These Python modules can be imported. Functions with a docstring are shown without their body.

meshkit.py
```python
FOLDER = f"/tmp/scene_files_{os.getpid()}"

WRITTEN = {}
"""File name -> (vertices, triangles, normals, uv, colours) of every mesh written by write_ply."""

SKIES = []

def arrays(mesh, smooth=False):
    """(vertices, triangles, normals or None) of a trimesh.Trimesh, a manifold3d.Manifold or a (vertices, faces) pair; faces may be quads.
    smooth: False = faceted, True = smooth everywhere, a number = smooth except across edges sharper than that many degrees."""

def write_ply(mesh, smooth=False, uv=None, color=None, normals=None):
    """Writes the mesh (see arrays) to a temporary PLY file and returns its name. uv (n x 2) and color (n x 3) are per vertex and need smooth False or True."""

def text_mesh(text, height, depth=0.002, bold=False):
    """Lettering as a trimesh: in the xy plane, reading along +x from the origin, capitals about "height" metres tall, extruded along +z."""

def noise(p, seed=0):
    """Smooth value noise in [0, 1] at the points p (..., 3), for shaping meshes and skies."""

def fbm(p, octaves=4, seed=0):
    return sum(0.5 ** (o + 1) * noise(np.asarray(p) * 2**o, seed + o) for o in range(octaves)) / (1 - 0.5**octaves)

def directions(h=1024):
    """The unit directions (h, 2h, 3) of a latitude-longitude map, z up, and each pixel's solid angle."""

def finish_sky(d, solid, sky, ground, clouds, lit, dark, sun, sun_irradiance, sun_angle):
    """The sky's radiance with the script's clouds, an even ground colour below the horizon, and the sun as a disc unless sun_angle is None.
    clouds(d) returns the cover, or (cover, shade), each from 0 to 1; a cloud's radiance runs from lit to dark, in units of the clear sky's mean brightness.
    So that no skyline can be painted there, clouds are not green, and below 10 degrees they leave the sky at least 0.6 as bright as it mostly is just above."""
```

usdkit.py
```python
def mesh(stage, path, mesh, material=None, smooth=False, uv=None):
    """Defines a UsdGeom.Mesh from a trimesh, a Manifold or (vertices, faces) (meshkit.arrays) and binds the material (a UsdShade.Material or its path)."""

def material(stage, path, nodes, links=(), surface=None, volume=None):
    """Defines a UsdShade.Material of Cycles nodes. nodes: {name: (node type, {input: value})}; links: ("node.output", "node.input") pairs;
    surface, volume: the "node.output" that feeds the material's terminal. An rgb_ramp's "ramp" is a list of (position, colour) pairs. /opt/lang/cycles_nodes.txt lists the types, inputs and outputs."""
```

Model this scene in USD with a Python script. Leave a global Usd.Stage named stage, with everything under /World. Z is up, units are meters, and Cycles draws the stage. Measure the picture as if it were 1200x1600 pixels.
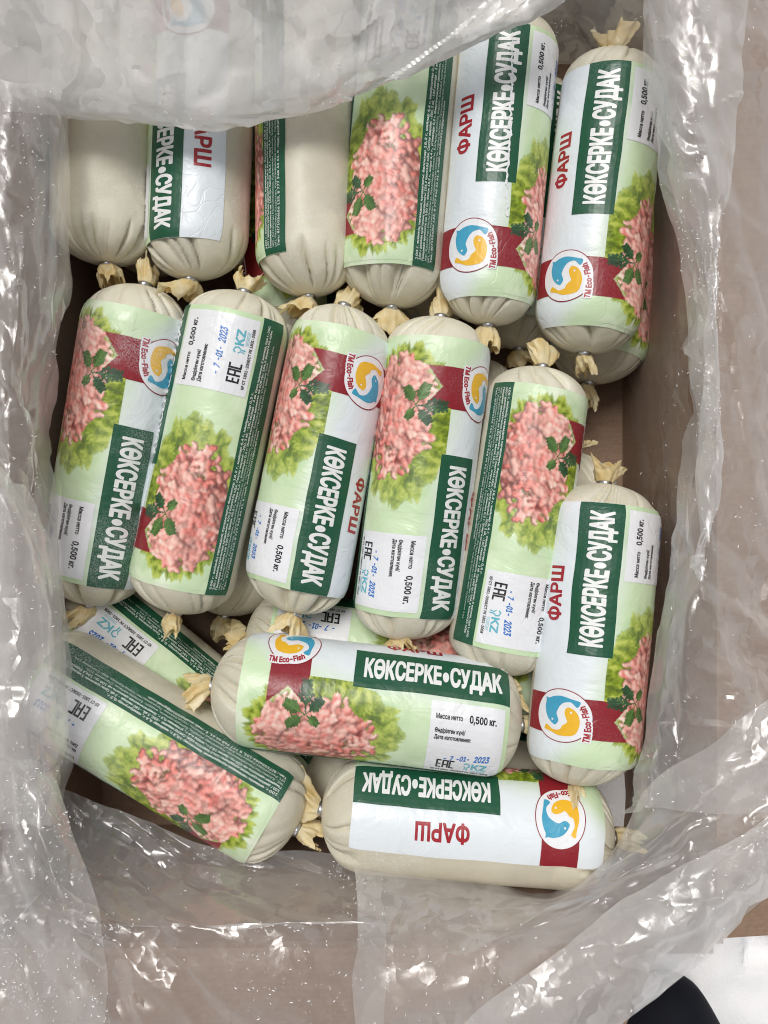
import math, random
import numpy as np, trimesh, shapely
import usdkit, meshkit
from shapely.geometry import Polygon, MultiPolygon, box as sbox, Point
from shapely import affinity
from shapely.ops import unary_union
from scipy.interpolate import LinearNDInterpolator, PchipInterpolator, CubicSpline
from scipy.spatial import cKDTree
from scipy.ndimage import gaussian_filter
from pxr import Usd, UsdGeom, UsdLux, UsdShade, Gf, Sdf, Vt

stage = Usd.Stage.CreateInMemory()
UsdGeom.SetStageUpAxis(stage, 'Z'); UsdGeom.SetStageMetersPerUnit(stage, 1.0)
world = UsdGeom.Xform.Define(stage, '/World')
UsdGeom.Scope.Define(stage, '/World/Looks')
T = Sdf.ValueTypeNames

# ------------------------------------------------------------------ camera, sky, sun, exposure
CAM_Z = 0.60
cam = UsdGeom.Camera.Define(stage, '/World/camera')
cam.CreateHorizontalApertureAttr(36.0); cam.CreateFocalLengthAttr(40.0)
cam.CreateClippingRangeAttr((0.02, 100.0))
cam.AddTranslateOp().Set(Gf.Vec3d(0, 0, CAM_Z))
cam.CreateExposureAttr(0.26)
SUN_EL, SUN_AZ = math.radians(66), math.radians(-20)       # towards the sun: up and left of the picture
sd = np.array([math.cos(SUN_EL)*math.sin(SUN_AZ), math.cos(SUN_EL)*math.cos(SUN_AZ), math.sin(SUN_EL)])
sun = UsdLux.DistantLight.Define(stage, '/World/sun')
sun.CreateIntensityAttr(0.34); sun.CreateAngleAttr(20.0); sun.CreateNormalizeAttr(True) if hasattr(sun, 'CreateNormalizeAttr') else None
sun.GetPrim().CreateAttribute('inputs:normalize', T.Bool).Set(True)
sun.CreateColorAttr(Gf.Vec3f(1.0, 0.97, 0.93))
q = trimesh.geometry.align_vectors([0, 0, 1], sd)
sun.AddTransformOp().Set(Gf.Matrix4d(*q.T.flatten().tolist()))
dome = UsdLux.DomeLight.Define(stage, '/World/sky')
dome.CreateIntensityAttr(1.0)
skym = usdkit.material(stage, '/World/Looks/sky', {
    's': ('sky_texture', {'sky_type': 'single_scattering', 'sun_disc': False, 'sun_elevation': SUN_EL, 'sun_rotation': SUN_AZ, 'aerosol_density': 4.0, 'air_density': 1.0, 'ozone_density': 1.0}),
    'h': ('hsv', {'saturation': 0.22, 'value': 1.0}),
    'b': ('background_shader', {'strength': 0.080})}, [('s.color', 'h.color'), ('h.color', 'b.color')], surface='b.background')
UsdShade.MaterialBindingAPI.Apply(dome.GetPrim()).Bind(skym)

MM = 1e-3
PX = 0.375e-3
def at(px, py, z):                                         # a point of the photograph (1200 x 1600) at height z
    k = PX * (CAM_Z - z) / 0.5
    return np.array([(px - 600) * k, (800 - py) * k, z])

# ------------------------------------------------------------------ helpers
used = {}
def numbered(parent, name):
    k = (parent, name); n = used.get(k, -1) + 1; used[k] = n
    return f'{parent}/{name}' + (f'_{n:03d}' if n else '')
def tag(p, label=None, cat=None, group=None, kind=None):
    p = p.GetPrim() if hasattr(p, 'GetPrim') else p
    for k, v in (('label', label), ('category', cat), ('group', group), ('kind', kind)):
        if v: p.SetCustomDataByKey(k, v)
    return p
def obj(name, v, f, mat, parent='/World', smooth=True, col=None):
    path = numbered(parent, name)
    v = np.asarray(v, float); f = np.asarray(f, int)
    m = usdkit.mesh(stage, path, (v, f), mat, smooth=smooth)
    if col is not None:
        UsdGeom.PrimvarsAPI(m).CreatePrimvar('Col', T.Color3fArray, 'vertex').Set(Vt.Vec3fArray.FromNumpy(np.asarray(col, np.float32)))
    return path
def thing(name, label, cat, group=None, loc=(0, 0, 0)):
    path = numbered('/World', name)
    x = UsdGeom.Xform.Define(stage, path); x.AddTranslateOp().Set(Gf.Vec3d(*map(float, loc)))
    tag(x, label, cat, group)
    return path
def grid_faces(nr, nc, wrap=False):
    i, j = np.meshgrid(np.arange(nr-1), np.arange(nc if wrap else nc-1), indexing='ij')
    a = i*nc + j; b = i*nc + (j+1) % nc; c = (i+1)*nc + (j+1) % nc; d = (i+1)*nc + j
    return np.vstack([np.stack([a, b, c], -1).reshape(-1, 3), np.stack([a, c, d], -1).reshape(-1, 3)])
noise, fbm = meshkit.noise, meshkit.fbm
def srgb(r, g, b): return tuple(((c/255)/12.92 if c/255 <= .04045 else ((c/255+.055)/1.055)**2.4) for c in (r, g, b))

# ------------------------------------------------------------------ materials
def L(n): return '/World/Looks/' + n
def print_material(name, color=None, frost=0.0, rough=0.33):
    """Printed label film; its colour, or the mesh's own colours, under gentle wrinkles and, when frost > 0, a dusting of ice grains."""
    n = {'tc': ('texture_coordinate', {}),
         'w': ('noise_texture', {'scale': 38, 'detail': 4, 'roughness': .55, 'distortion': .6}),
         'cr': ('voronoi_texture', {'feature': 'distance_to_edge', 'scale': 26}), 'cn': ('noise_texture', {'scale': 20, 'detail': 3}), 'cm': ('mix_color', {'blend_type': 'linear_light', 'fac': .10}), 'cs': ('rgb_ramp', {'ramp': [(.0, (0, 0, 0)), (.05, (1, 1, 1))]}), 'ck': ('rgb_ramp', {'ramp': [(.50, (1, 1, 1)), (.60, (0, 0, 0))]}), 'cx': ('math', {'math_type': 'maximum'}), 'ca': ('math', {'math_type': 'multiply_add', 'value2': .08}),
         'bp': ('bump', {'strength': .40, 'distance': .004}),
         'p': ('principled_bsdf', {'roughness': rough, 'ior': 1.45, 'specular_ior_level': .5}),
         'g': ('noise_texture', {'scale': 1250, 'detail': 2, 'roughness': .7}),
         'm': ('noise_texture', {'scale': 24, 'detail': 3, 'roughness': .6}),
         'gr': ('rgb_ramp', {'ramp': [(.40, (0, 0, 0)), (.74, (1, 1, 1))]}),
         'mr': ('rgb_ramp', {'ramp': [(.42, (.05, .05, .05)), (.70, (1, 1, 1))]}),
         'mm': ('mix_color', {'blend_type': 'multiply', 'fac': 1.0}),
         'sc': ('math', {'math_type': 'multiply', 'value2': frost}),
         'fm': ('mix_color', {'b': (.80, .83, .85)})}
    l = [('tc.object', 'w.vector'), ('tc.object', 'cm.a'), ('tc.object', 'cn.vector'), ('cn.color', 'cm.b'), ('cm.result', 'cr.vector'), ('cr.distance', 'cs.fac'), ('m.fac', 'ck.fac'), ('cs.color', 'cx.value1'), ('ck.color', 'cx.value2'), ('cx.value', 'ca.value1'), ('w.fac', 'ca.value3'), ('ca.value', 'bp.height'), ('bp.normal', 'p.normal'), ('tc.object', 'g.vector'), ('tc.object', 'm.vector'),
         ('g.fac', 'gr.fac'), ('m.fac', 'mr.fac'), ('gr.color', 'mm.a'), ('mr.color', 'mm.b'), ('mm.result', 'sc.value1'), ('sc.value', 'fm.fac'), ('fm.result', 'p.base_color')]
    if color is None:
        n['a'] = ('attribute', {'attribute': 'Col'}); l.append(('a.color', 'fm.a'))
    else:
        n['fm'][1]['a'] = color
    return usdkit.material(stage, L(name), n, l, surface='p.BSDF')
INK = {'white_ink': (.80, .81, .80), 'deep_green_ink': (.010, .085, .040), 'red_ink': (.36, .018, .028), 'ribbon_ink': (.25, .012, .020), 'blue_ink': (.05, .34, .52),
       'yellow_ink': (.82, .46, .02), 'black_ink': (.018, .018, .020), 'stamp_ink': (.03, .18, .55), 'mark_ink': (.12, .45, .55), 'panel_white': (.80, .81, .83), 'strip_ink': (.66, .72, .66), 'printed': None}
INKS = {fr: {k: print_material(f'{k}_{"frosted" if fr else "clean"}', c, (.62 if fr else .10)) for k, c in INK.items()} for fr in (0, 1)}

def casing_material(name, tint, frost):
    return usdkit.material(stage, L(name), {
        'tc': ('texture_coordinate', {}),
        'n': ('noise_texture', {'scale': 16, 'detail': 3, 'roughness': .5}),
        'n2': ('noise_texture', {'scale': 55, 'detail': 4, 'roughness': .6, 'distortion': .4}),
        'r': ('rgb_ramp', {'ramp': [(.56, tint), (.585, tuple(min(1, c*1.10+.012) for c in tint))]}),
        'r2': ('rgb_ramp', {'ramp': [(.3, (.88, .87, .85)), (.7, (1.05, 1.05, 1.04))]}),
        'mx': ('mix_color', {'blend_type': 'multiply', 'fac': .8}),
        'g': ('noise_texture', {'scale': 950, 'detail': 2, 'roughness': .7}), 'gr': ('rgb_ramp', {'ramp': [(.52, (0, 0, 0)), (.66, (1, 1, 1))]}),
        'k': ('noise_texture', {'scale': 22, 'detail': 3}), 'kr': ('rgb_ramp', {'ramp': [(.40, (0, 0, 0)), (.68, (frost, frost, frost))]}),
        'mm': ('mix_color', {'blend_type': 'multiply', 'fac': 1.0}), 'fm': ('mix_color', {'b': (.78, .80, .80)}),
        'bp': ('bump', {'strength': .25, 'distance': .002}),
        'p': ('principled_bsdf', {'roughness': .42, 'ior': 1.45, 'subsurface_weight': .15, 'subsurface_radius': (.004, .003, .002), 'subsurface_scale': 1.0})},
        [('tc.object', 'n.vector'), ('tc.object', 'n2.vector'), ('tc.object', 'g.vector'), ('tc.object', 'k.vector'), ('n.fac', 'r.fac'), ('n2.fac', 'r2.fac'), ('r.color', 'mx.a'), ('r2.color', 'mx.b'),
         ('g.fac', 'gr.fac'), ('k.fac', 'kr.fac'), ('gr.color', 'mm.a'), ('kr.color', 'mm.b'), ('mm.result', 'fm.fac'), ('mx.result', 'fm.a'), ('fm.result', 'p.base_color'), ('n2.fac', 'bp.height'), ('bp.normal', 'p.normal')], surface='p.BSDF')
CASING = [casing_material('casing_film', (.625, .585, .46), .6), casing_material('casing_film_frosted', (.67, .625, .49), 1.0), casing_material('casing_film_pale', (.65, .61, .485), .55)]
TAIL = usdkit.material(stage, L('casing_tail'), {
    'tc': ('texture_coordinate', {}), 'n': ('noise_texture', {'scale': 140, 'detail': 3}), 'r': ('rgb_ramp', {'ramp': [(.30, (.82, .62, .28)), (.5, (.88, .75, .44)), (.7, (.92, .84, .60))]}),
    'd': ('principled_bsdf', {'roughness': .38}), 't': ('translucent_bsdf', {}), 'm': ('mix_closure', {'fac': .3})},
    [('tc.object', 'n.vector'), ('n.fac', 'r.fac'), ('r.color', 'd.base_color'), ('r.color', 't.color'), ('d.BSDF', 'm.closure1'), ('t.BSDF', 'm.closure2')], surface='m.closure')
METAL = usdkit.material(stage, L('clip_metal'), {'p': ('principled_bsdf', {'base_color': (.55, .56, .58), 'metallic': 1.0, 'roughness': .32})}, surface='p.BSDF')
CARD = usdkit.material(stage, L('cardboard'), {
    'tc': ('texture_coordinate', {}), 'mp': ('mapping', {'scale': (8, 90, 8)}), 'n': ('noise_texture', {'scale': 6, 'detail': 5, 'roughness': .65}), 'f': ('noise_texture', {'scale': 420, 'detail': 2}),
    'r': ('rgb_ramp', {'ramp': [(.25, (.245, .158, .105)), (.75, (.31, .206, .142))]}), 'fr': ('rgb_ramp', {'ramp': [(.3, (.88, .88, .88)), (.7, (1.06, 1.06, 1.06))]}),
    'mx': ('mix_color', {'blend_type': 'multiply', 'fac': 1.0}), 'bp': ('bump', {'strength': .2, 'distance': .0006}), 'p': ('principled_bsdf', {'roughness': .8})},
    [('tc.object', 'mp.vector'), ('mp.vector', 'n.vector'), ('tc.object', 'f.vector'), ('n.fac', 'r.fac'), ('f.fac', 'fr.fac'), ('r.color', 'mx.a'), ('fr.color', 'mx.b'), ('mx.result', 'p.base_color'), ('f.fac', 'bp.height'), ('bp.normal', 'p.normal')], surface='p.BSDF')
SNOW = usdkit.material(stage, L('snow'), {
    'tc': ('texture_coordinate', {}), 'n': ('noise_texture', {'scale': 260, 'detail': 5, 'roughness': .75}), 'bp': ('bump', {'strength': .35, 'distance': .003}),
    'p': ('principled_bsdf', {'base_color': (.98, .98, .985), 'roughness': .9, 'specular_ior_level': .15})}, [('tc.object', 'n.vector'), ('n.fac', 'bp.height'), ('bp.normal', 'p.normal')], surface='p.BSDF')
def film_material(name, lo, hi, rough=.27, white=(.88, .86, .835), gloss=1.42, bump=.10, trans=.34, gmin=.08, gmax=.20, turn=0.0, tilt=.36):
    """Thin polyethylene: nearly clear where it is seen square on, milkier where it tilts, a sky reflection by Fresnel, and crinkled into small flat facets in patches."""
    n = {'tc': ('texture_coordinate', {}), 'n': ('noise_texture', {'scale': 34, 'detail': 4, 'roughness': .55, 'distortion': 1.0}), 'bp': ('bump', {'strength': bump, 'distance': .006}),
         'nw': ('noise_texture', {'scale': 30, 'detail': 3}), 'vm': ('mix_color', {'blend_type': 'linear_light', 'fac': .022}), 'pk': ('noise_texture', {'scale': 10, 'detail': 3, 'roughness': .6}),
         'p1': ('rgb_ramp', {'ramp': [(.36, (.16, .16, .16)), (.60, (1, 1, 1))]}), 'acc': ('vector_math', {'math_type': 'add'}), 'half': ('vector_math', {'math_type': 'subtract', 'vector2': (1.0, 1.0, 1.0)}),
         'ts': ('math', {'math_type': 'multiply', 'value2': tilt}), 'sc': ('vector_math', {'math_type': 'scale'}), 'ad': ('vector_math', {'math_type': 'add'}), 'nr': ('vector_math', {'math_type': 'normalize'}),
         'd': ('diffuse_bsdf', {'color': white}), 't': ('translucent_bsdf', {'color': white}), 'dt': ('mix_closure', {'fac': trans}), 'x': ('transparent_bsdf', {'color': (.97, .97, .97)}),
         'lw': ('layer_weight', {'blend': .5}), 'mr': ('map_range', {'from_min': 0.0, 'from_max': .45, 'to_min': lo, 'to_max': hi, 'clamp': True}), 'm': ('mix_closure', {}),
         'g': ('glossy_bsdf', {'color': (1, 1, 1), 'roughness': rough}), 'fr': ('fresnel', {'IOR': gloss}), 'fl': ('map_range', {'from_min': 0.0, 'from_max': .40, 'to_min': gmin, 'to_max': gmax, 'clamp': True}), 'o': ('mix_closure', {})}
    l = [('tc.object', 'n.vector'), ('n.fac', 'bp.height'), ('tc.object', 'nw.vector'), ('tc.object', 'vm.a'), ('nw.color', 'vm.b'), ('tc.object', 'pk.vector'), ('pk.fac', 'p1.fac')]
    for k, (rot, st, scl) in enumerate(((turn+.25, .20, 66), (turn-.5, .45, 150))):
        n[f'mp{k}'] = ('mapping', {'rotation': (0, 0, rot), 'scale': (1, st, 1)}); n[f'v{k}'] = ('voronoi_texture', {'scale': scl, 'feature': 'f1', 'randomness': 1.0})
        l += [('vm.result', f'mp{k}.vector'), (f'mp{k}.vector', f'v{k}.vector'), (f'v{k}.color', f'acc.vector{k+1}')]
    l += [('acc.vector', 'half.vector1'), ('p1.color', 'ts.value1'), ('half.vector', 'sc.vector1'), ('ts.value', 'sc.scale'), ('bp.normal', 'ad.vector1'), ('sc.vector', 'ad.vector2'), ('ad.vector', 'nr.vector1')]
    l += [('nr.vector', f'{q}.normal') for q in ('g', 'fr', 'lw', 'd')]
    l += [('d.BSDF', 'dt.closure1'), ('t.BSDF', 'dt.closure2'), ('lw.facing', 'mr.value'), ('mr.result', 'm.fac'), ('x.BSDF', 'm.closure1'), ('dt.closure', 'm.closure2'), ('fr.fac', 'fl.value'), ('fl.result', 'o.fac'), ('m.closure', 'o.closure1'), ('g.BSDF', 'o.closure2')]
    return usdkit.material(stage, L(name), n, l, surface='o.closure')
FILM_CLEAR = film_material('film_clear', .06, .24, turn=1.2, gmin=.09)
FILM_FLAP = film_material('film_flap', .09, .34)
FILM_WALL = film_material('film_wall', .015, .05, gmin=.02, gmax=.07)
FILM_SOFT = film_material('film_soft', .12, .36)
FILM_BAND = film_material('film_band', .18, .44, turn=-.75)
FILM_MILKY = film_material('film_milky', .22, .5)
FILM_DOUBLE = film_material('film_double', .80, .96, rough=.28, turn=1.3, trans=.22, tilt=.26)
ICE = usdkit.material(stage, L('ice_grain'), {'p': ('principled_bsdf', {'base_color': (.90, .91, .92), 'roughness': .25})}, surface='p.BSDF')
CLOTH = usdkit.material(stage, L('navy_cloth'), {
    'tc': ('texture_coordinate', {}), 'n': ('noise_texture', {'scale': 700, 'detail': 2}), 'bp': ('bump', {'strength': .3, 'distance': .0008}), 'p': ('principled_bsdf', {'base_color': (.0035, .0045, .009), 'roughness': .8, 'specular_ior_level': .25})},
    [('tc.object', 'n.vector'), ('n.fac', 'bp.height'), ('bp.normal', 'p.normal')], surface='p.BSDF')

# ------------------------------------------------------------------ ground and box
n = 160
g = np.sinh(np.linspace(-4, 4, n)) / np.sinh(4) * 4.0
gx, gy = np.meshgrid(g, g, indexing='ij')
P = np.stack([gx, gy, gx*0], -1)
gz = .03*(fbm(P*3 + 11, 4, 3) - .5)*np.clip((np.hypot(gx, gy)-.3)*3, 0.1, 1)
mx_, my_ = at(1165, 1560, 0)[:2]
gz = np.minimum(gz, .004) - .006
sn = obj('snow_ground', np.stack([gx, gy, gz], -1).reshape(-1, 3), grid_faces(n, n)[:, ::-1], SNOW)
tag(stage.GetPrimAtPath(sn), kind='structure')
# a closer patch of trodden snow with small lumps
cx, cy = at(1140, 1560, 0)[:2]
n2 = 110
ax, ay = np.meshgrid(np.linspace(-.2, .35, n2), np.linspace(-.35, .25, n2), indexing='ij')
Q = np.stack([ax+cx, ay+cy, ax*0], -1)
ed = np.clip(np.minimum.reduce([ax+.2, .35-ax, ay+.35, .25-ay])/.10, 0, 1)
az = (.008 + .016*(fbm(Q*30, 5, 9)-.45) - .008*(noise(Q*55, 4) > .82))*ed - .012*(1-ed)
tp = obj('trodden_snow', np.stack([ax+cx, ay+cy, az], -1).reshape(-1, 3), grid_faces(n2, n2)[:, ::-1], SNOW)
tag(stage.GetPrimAtPath(tp), kind='structure')

XL, XR, YB, YT, ZR, TH = -.196, .166, -.2175, .352, .170, .005
bx = thing('cardboard_box', 'open brown cardboard box with its flaps folded outward, filled with mince packs', 'cardboard box', loc=(0, 0, 0))
def slab(name, corners, thick, parent, mat=CARD, nseg=14, wob=.0015, seed=1):
    """A board between four corners (top face), thickened along its own normal and slightly warped."""
    c = np.array(corners, float)
    u = np.linspace(0, 1, nseg); uu, vv = np.meshgrid(u, u, indexing='ij')
    p = (c[0]*((1-uu)*(1-vv))[..., None] + c[1]*(uu*(1-vv))[..., None] + c[2]*(uu*vv)[..., None] + c[3]*((1-uu)*vv)[..., None])
    nn = np.cross(c[1]-c[0], c[3]-c[0]); nn /= np.linalg.norm(nn)
    p = p + nn*(wob*(fbm(p*12 + seed, 3, seed)-.5)*2)[..., None]*np.sin(np.pi*np.clip(uu, 0.02, .98))[..., None]
    top = p.reshape(-1, 3); bot = (p - nn*thick).reshape(-1, 3)
    f1 = grid_faces(nseg, nseg); f2 = f1[:, ::-1] + nseg*nseg
    idx = np.arange(nseg*nseg).reshape(nseg, nseg)
    loop = np.concatenate([idx[:-1, 0], idx[-1, :-1], idx[1:, -1][::-1], idx[0, 1:][::-1]])
    a, b = loop, np.roll(loop, -1); N = nseg*nseg
    side = np.vstack([np.stack([a, a+N, b+N], 1), np.stack([a, b+N, b], 1)])
    return obj(name, np.vstack([top, bot]), np.vstack([f1, f2, side]), mat, parent, smooth=35)
Z0 = .001
slab('base_panel', [(XL-TH, YB-TH, Z0+TH), (XR+TH, YB-TH, Z0+TH), (XR+TH, YT+TH, Z0+TH), (XL-TH, YT+TH, Z0+TH)], TH-.0005, bx)
slab('side_panel', [(XR, YB, Z0+TH), (XR, YB, ZR), (XR, YT, ZR), (XR, YT, Z0+TH)], TH, bx, seed=2)          # right
slab('side_panel', [(XL, YT, Z0+TH), (XL, YT, ZR), (XL, YB, ZR), (XL, YB, Z0+TH)], TH, bx, seed=3)          # left
slab('side_panel', [(XL, YB, Z0+TH), (XL, YB, ZR), (XR, YB, ZR), (XR, YB, Z0+TH)], TH, bx, seed=4)          # near
slab('side_panel', [(XR, YT, Z0+TH), (XR, YT, ZR), (XL, YT, ZR), (XL, YT, Z0+TH)], TH, bx, seed=5)          # far
slab('flap', [(XR+.0005, -.2135, ZR+.003), (XR+.165, -.2145, ZR-.020), (XR+.165, YT, ZR-.020), (XR+.0005, YT, ZR+.003)], TH, bx, seed=6)
slab('flap', [(XL-.165, YB-.006, ZR-.025), (XL-.0005, YB-.006, ZR+.003), (XL-.0005, YT, ZR+.003), (XL-.165, YT, ZR-.025)], TH, bx, seed=7)
slab('flap', [(XL-.003, YB-.160, ZR-.022), (XR-.085, YB-.160, ZR-.022), (XR-.028, YB-.0005, ZR+.0035), (XL-.003, YB-.0005, ZR+.0035)], TH, bx, seed=8)
slab('flap', [(XL-.003, YT+.0005, ZR+.0035), (XR+.003, YT+.0005, ZR+.0035), (XR+.003, YT+.16, ZR-.02), (XL-.003, YT+.16, ZR-.02)], TH, bx, seed=9)

# ------------------------------------------------------------------ the printed label, flat, in millimetres (u along the text, v down the text)
LU, LV = 157.5, 112.0
def text_poly(text, bold=True):
    m = meshkit.text_mesh(text, 1.0, 0.1, bold)
    v = m.vertices; f = m.faces[np.all(np.abs(v[m.faces][:, :, 2]-.1) < 1e-6, axis=1)]
    return unary_union([Polygon(t) for t in v[f][:, :, :2]]).buffer(1e-4)
def text_at(text, u, v, h, width=None, fat=0.0, bold=True, tol=.02):
    """Text with its baseline's left end at (u, v), capitals h tall, squeezed to the given width."""
    p = text_poly(text, bold)
    x0, y0, x1, y1 = p.bounds
    sx = h if width is None else width/(x1-x0)
    p = affinity.affine_transform(p, [sx, 0, 0, -h, u - x0*sx, v])
    if fat: p = p.buffer(fat, join_style='mitre')
    return p.simplify(tol)
def cut(poly, du=2.5, dv=2.8):
    """Triangles of a polygon, cut along a lattice so that they can bend round the pack."""
    V, F, k = [], [], 0
    for p in getattr(poly, 'geoms', [poly]):
        if p.is_empty or p.area < 1e-4: continue
        x0, y0, x1, y1 = p.bounds
        pieces = []
        if (y1-y0) <= dv*1.1 and (x1-x0) <= du*1.2: pieces = [p]
        else:
            for a in np.arange(math.floor(y0/dv)*dv, y1, dv):
                row = p.intersection(sbox(x0-1, a, x1+1, a+dv))
                if row.is_empty: continue
                for b in np.arange(math.floor(x0/du)*du, x1, du):
                    c = row.intersection(sbox(b, a, b+du, a+dv))
                    pieces += [q for q in getattr(c, 'geoms', [c]) if q.geom_type == 'Polygon' and q.area > 1e-4]
        for q in pieces:
            if q.geom_type != 'Polygon': continue
            vv, ff = trimesh.creation.triangulate_polygon(shapely.geometry.polygon.orient(q), engine='earcut')
            V.append(vv); F.append(np.asarray(ff) + k); k += len(vv)
    return np.vstack(V), np.vstack(F)

rng = np.random.default_rng(5)
BOKEH = [(rng.uniform(0, LU), rng.uniform(40, 100), rng.uniform(5, 14), rng.uniform(-.07, .10)) for _ in range(40)]
def base_color(u, v):
    w = np.array([.76, .81, .84]); gr = np.array([.555, .735, .40]); wg = np.array([.74, .81, .74])
    t = np.clip((v-33 + 14*(fbm(np.stack([u/40, v/30, u*0], -1), 3, 2)-.5) + 26*np.clip((25-u)/30, 0, 1))/22, 0, 1)[..., None]
    t = t*t*(3-2*t)
    c = w*(1-t) + (wg*.25+gr*.75)*t
    for bu, bv, br, bs in BOKEH:
        d = np.hypot(u-bu, v-bv); c = c + (bs*np.clip((br-d)/3, 0, 1))[..., None]*np.array([1, .8, 1])*t
    return np.clip(c, .02, .84)

def grid(u0, u1, v0, v1, step, sv=None):
    nu, nv = int(round((u1-u0)/step))+1, int(round((v1-v0)/(sv or step)))+1
    uu, vv = np.meshgrid(np.linspace(u0, u1, nu), np.linspace(v0, v1, nv), indexing='ij')
    return uu.ravel(), vv.ravel(), grid_faces(nu, nv)

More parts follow.
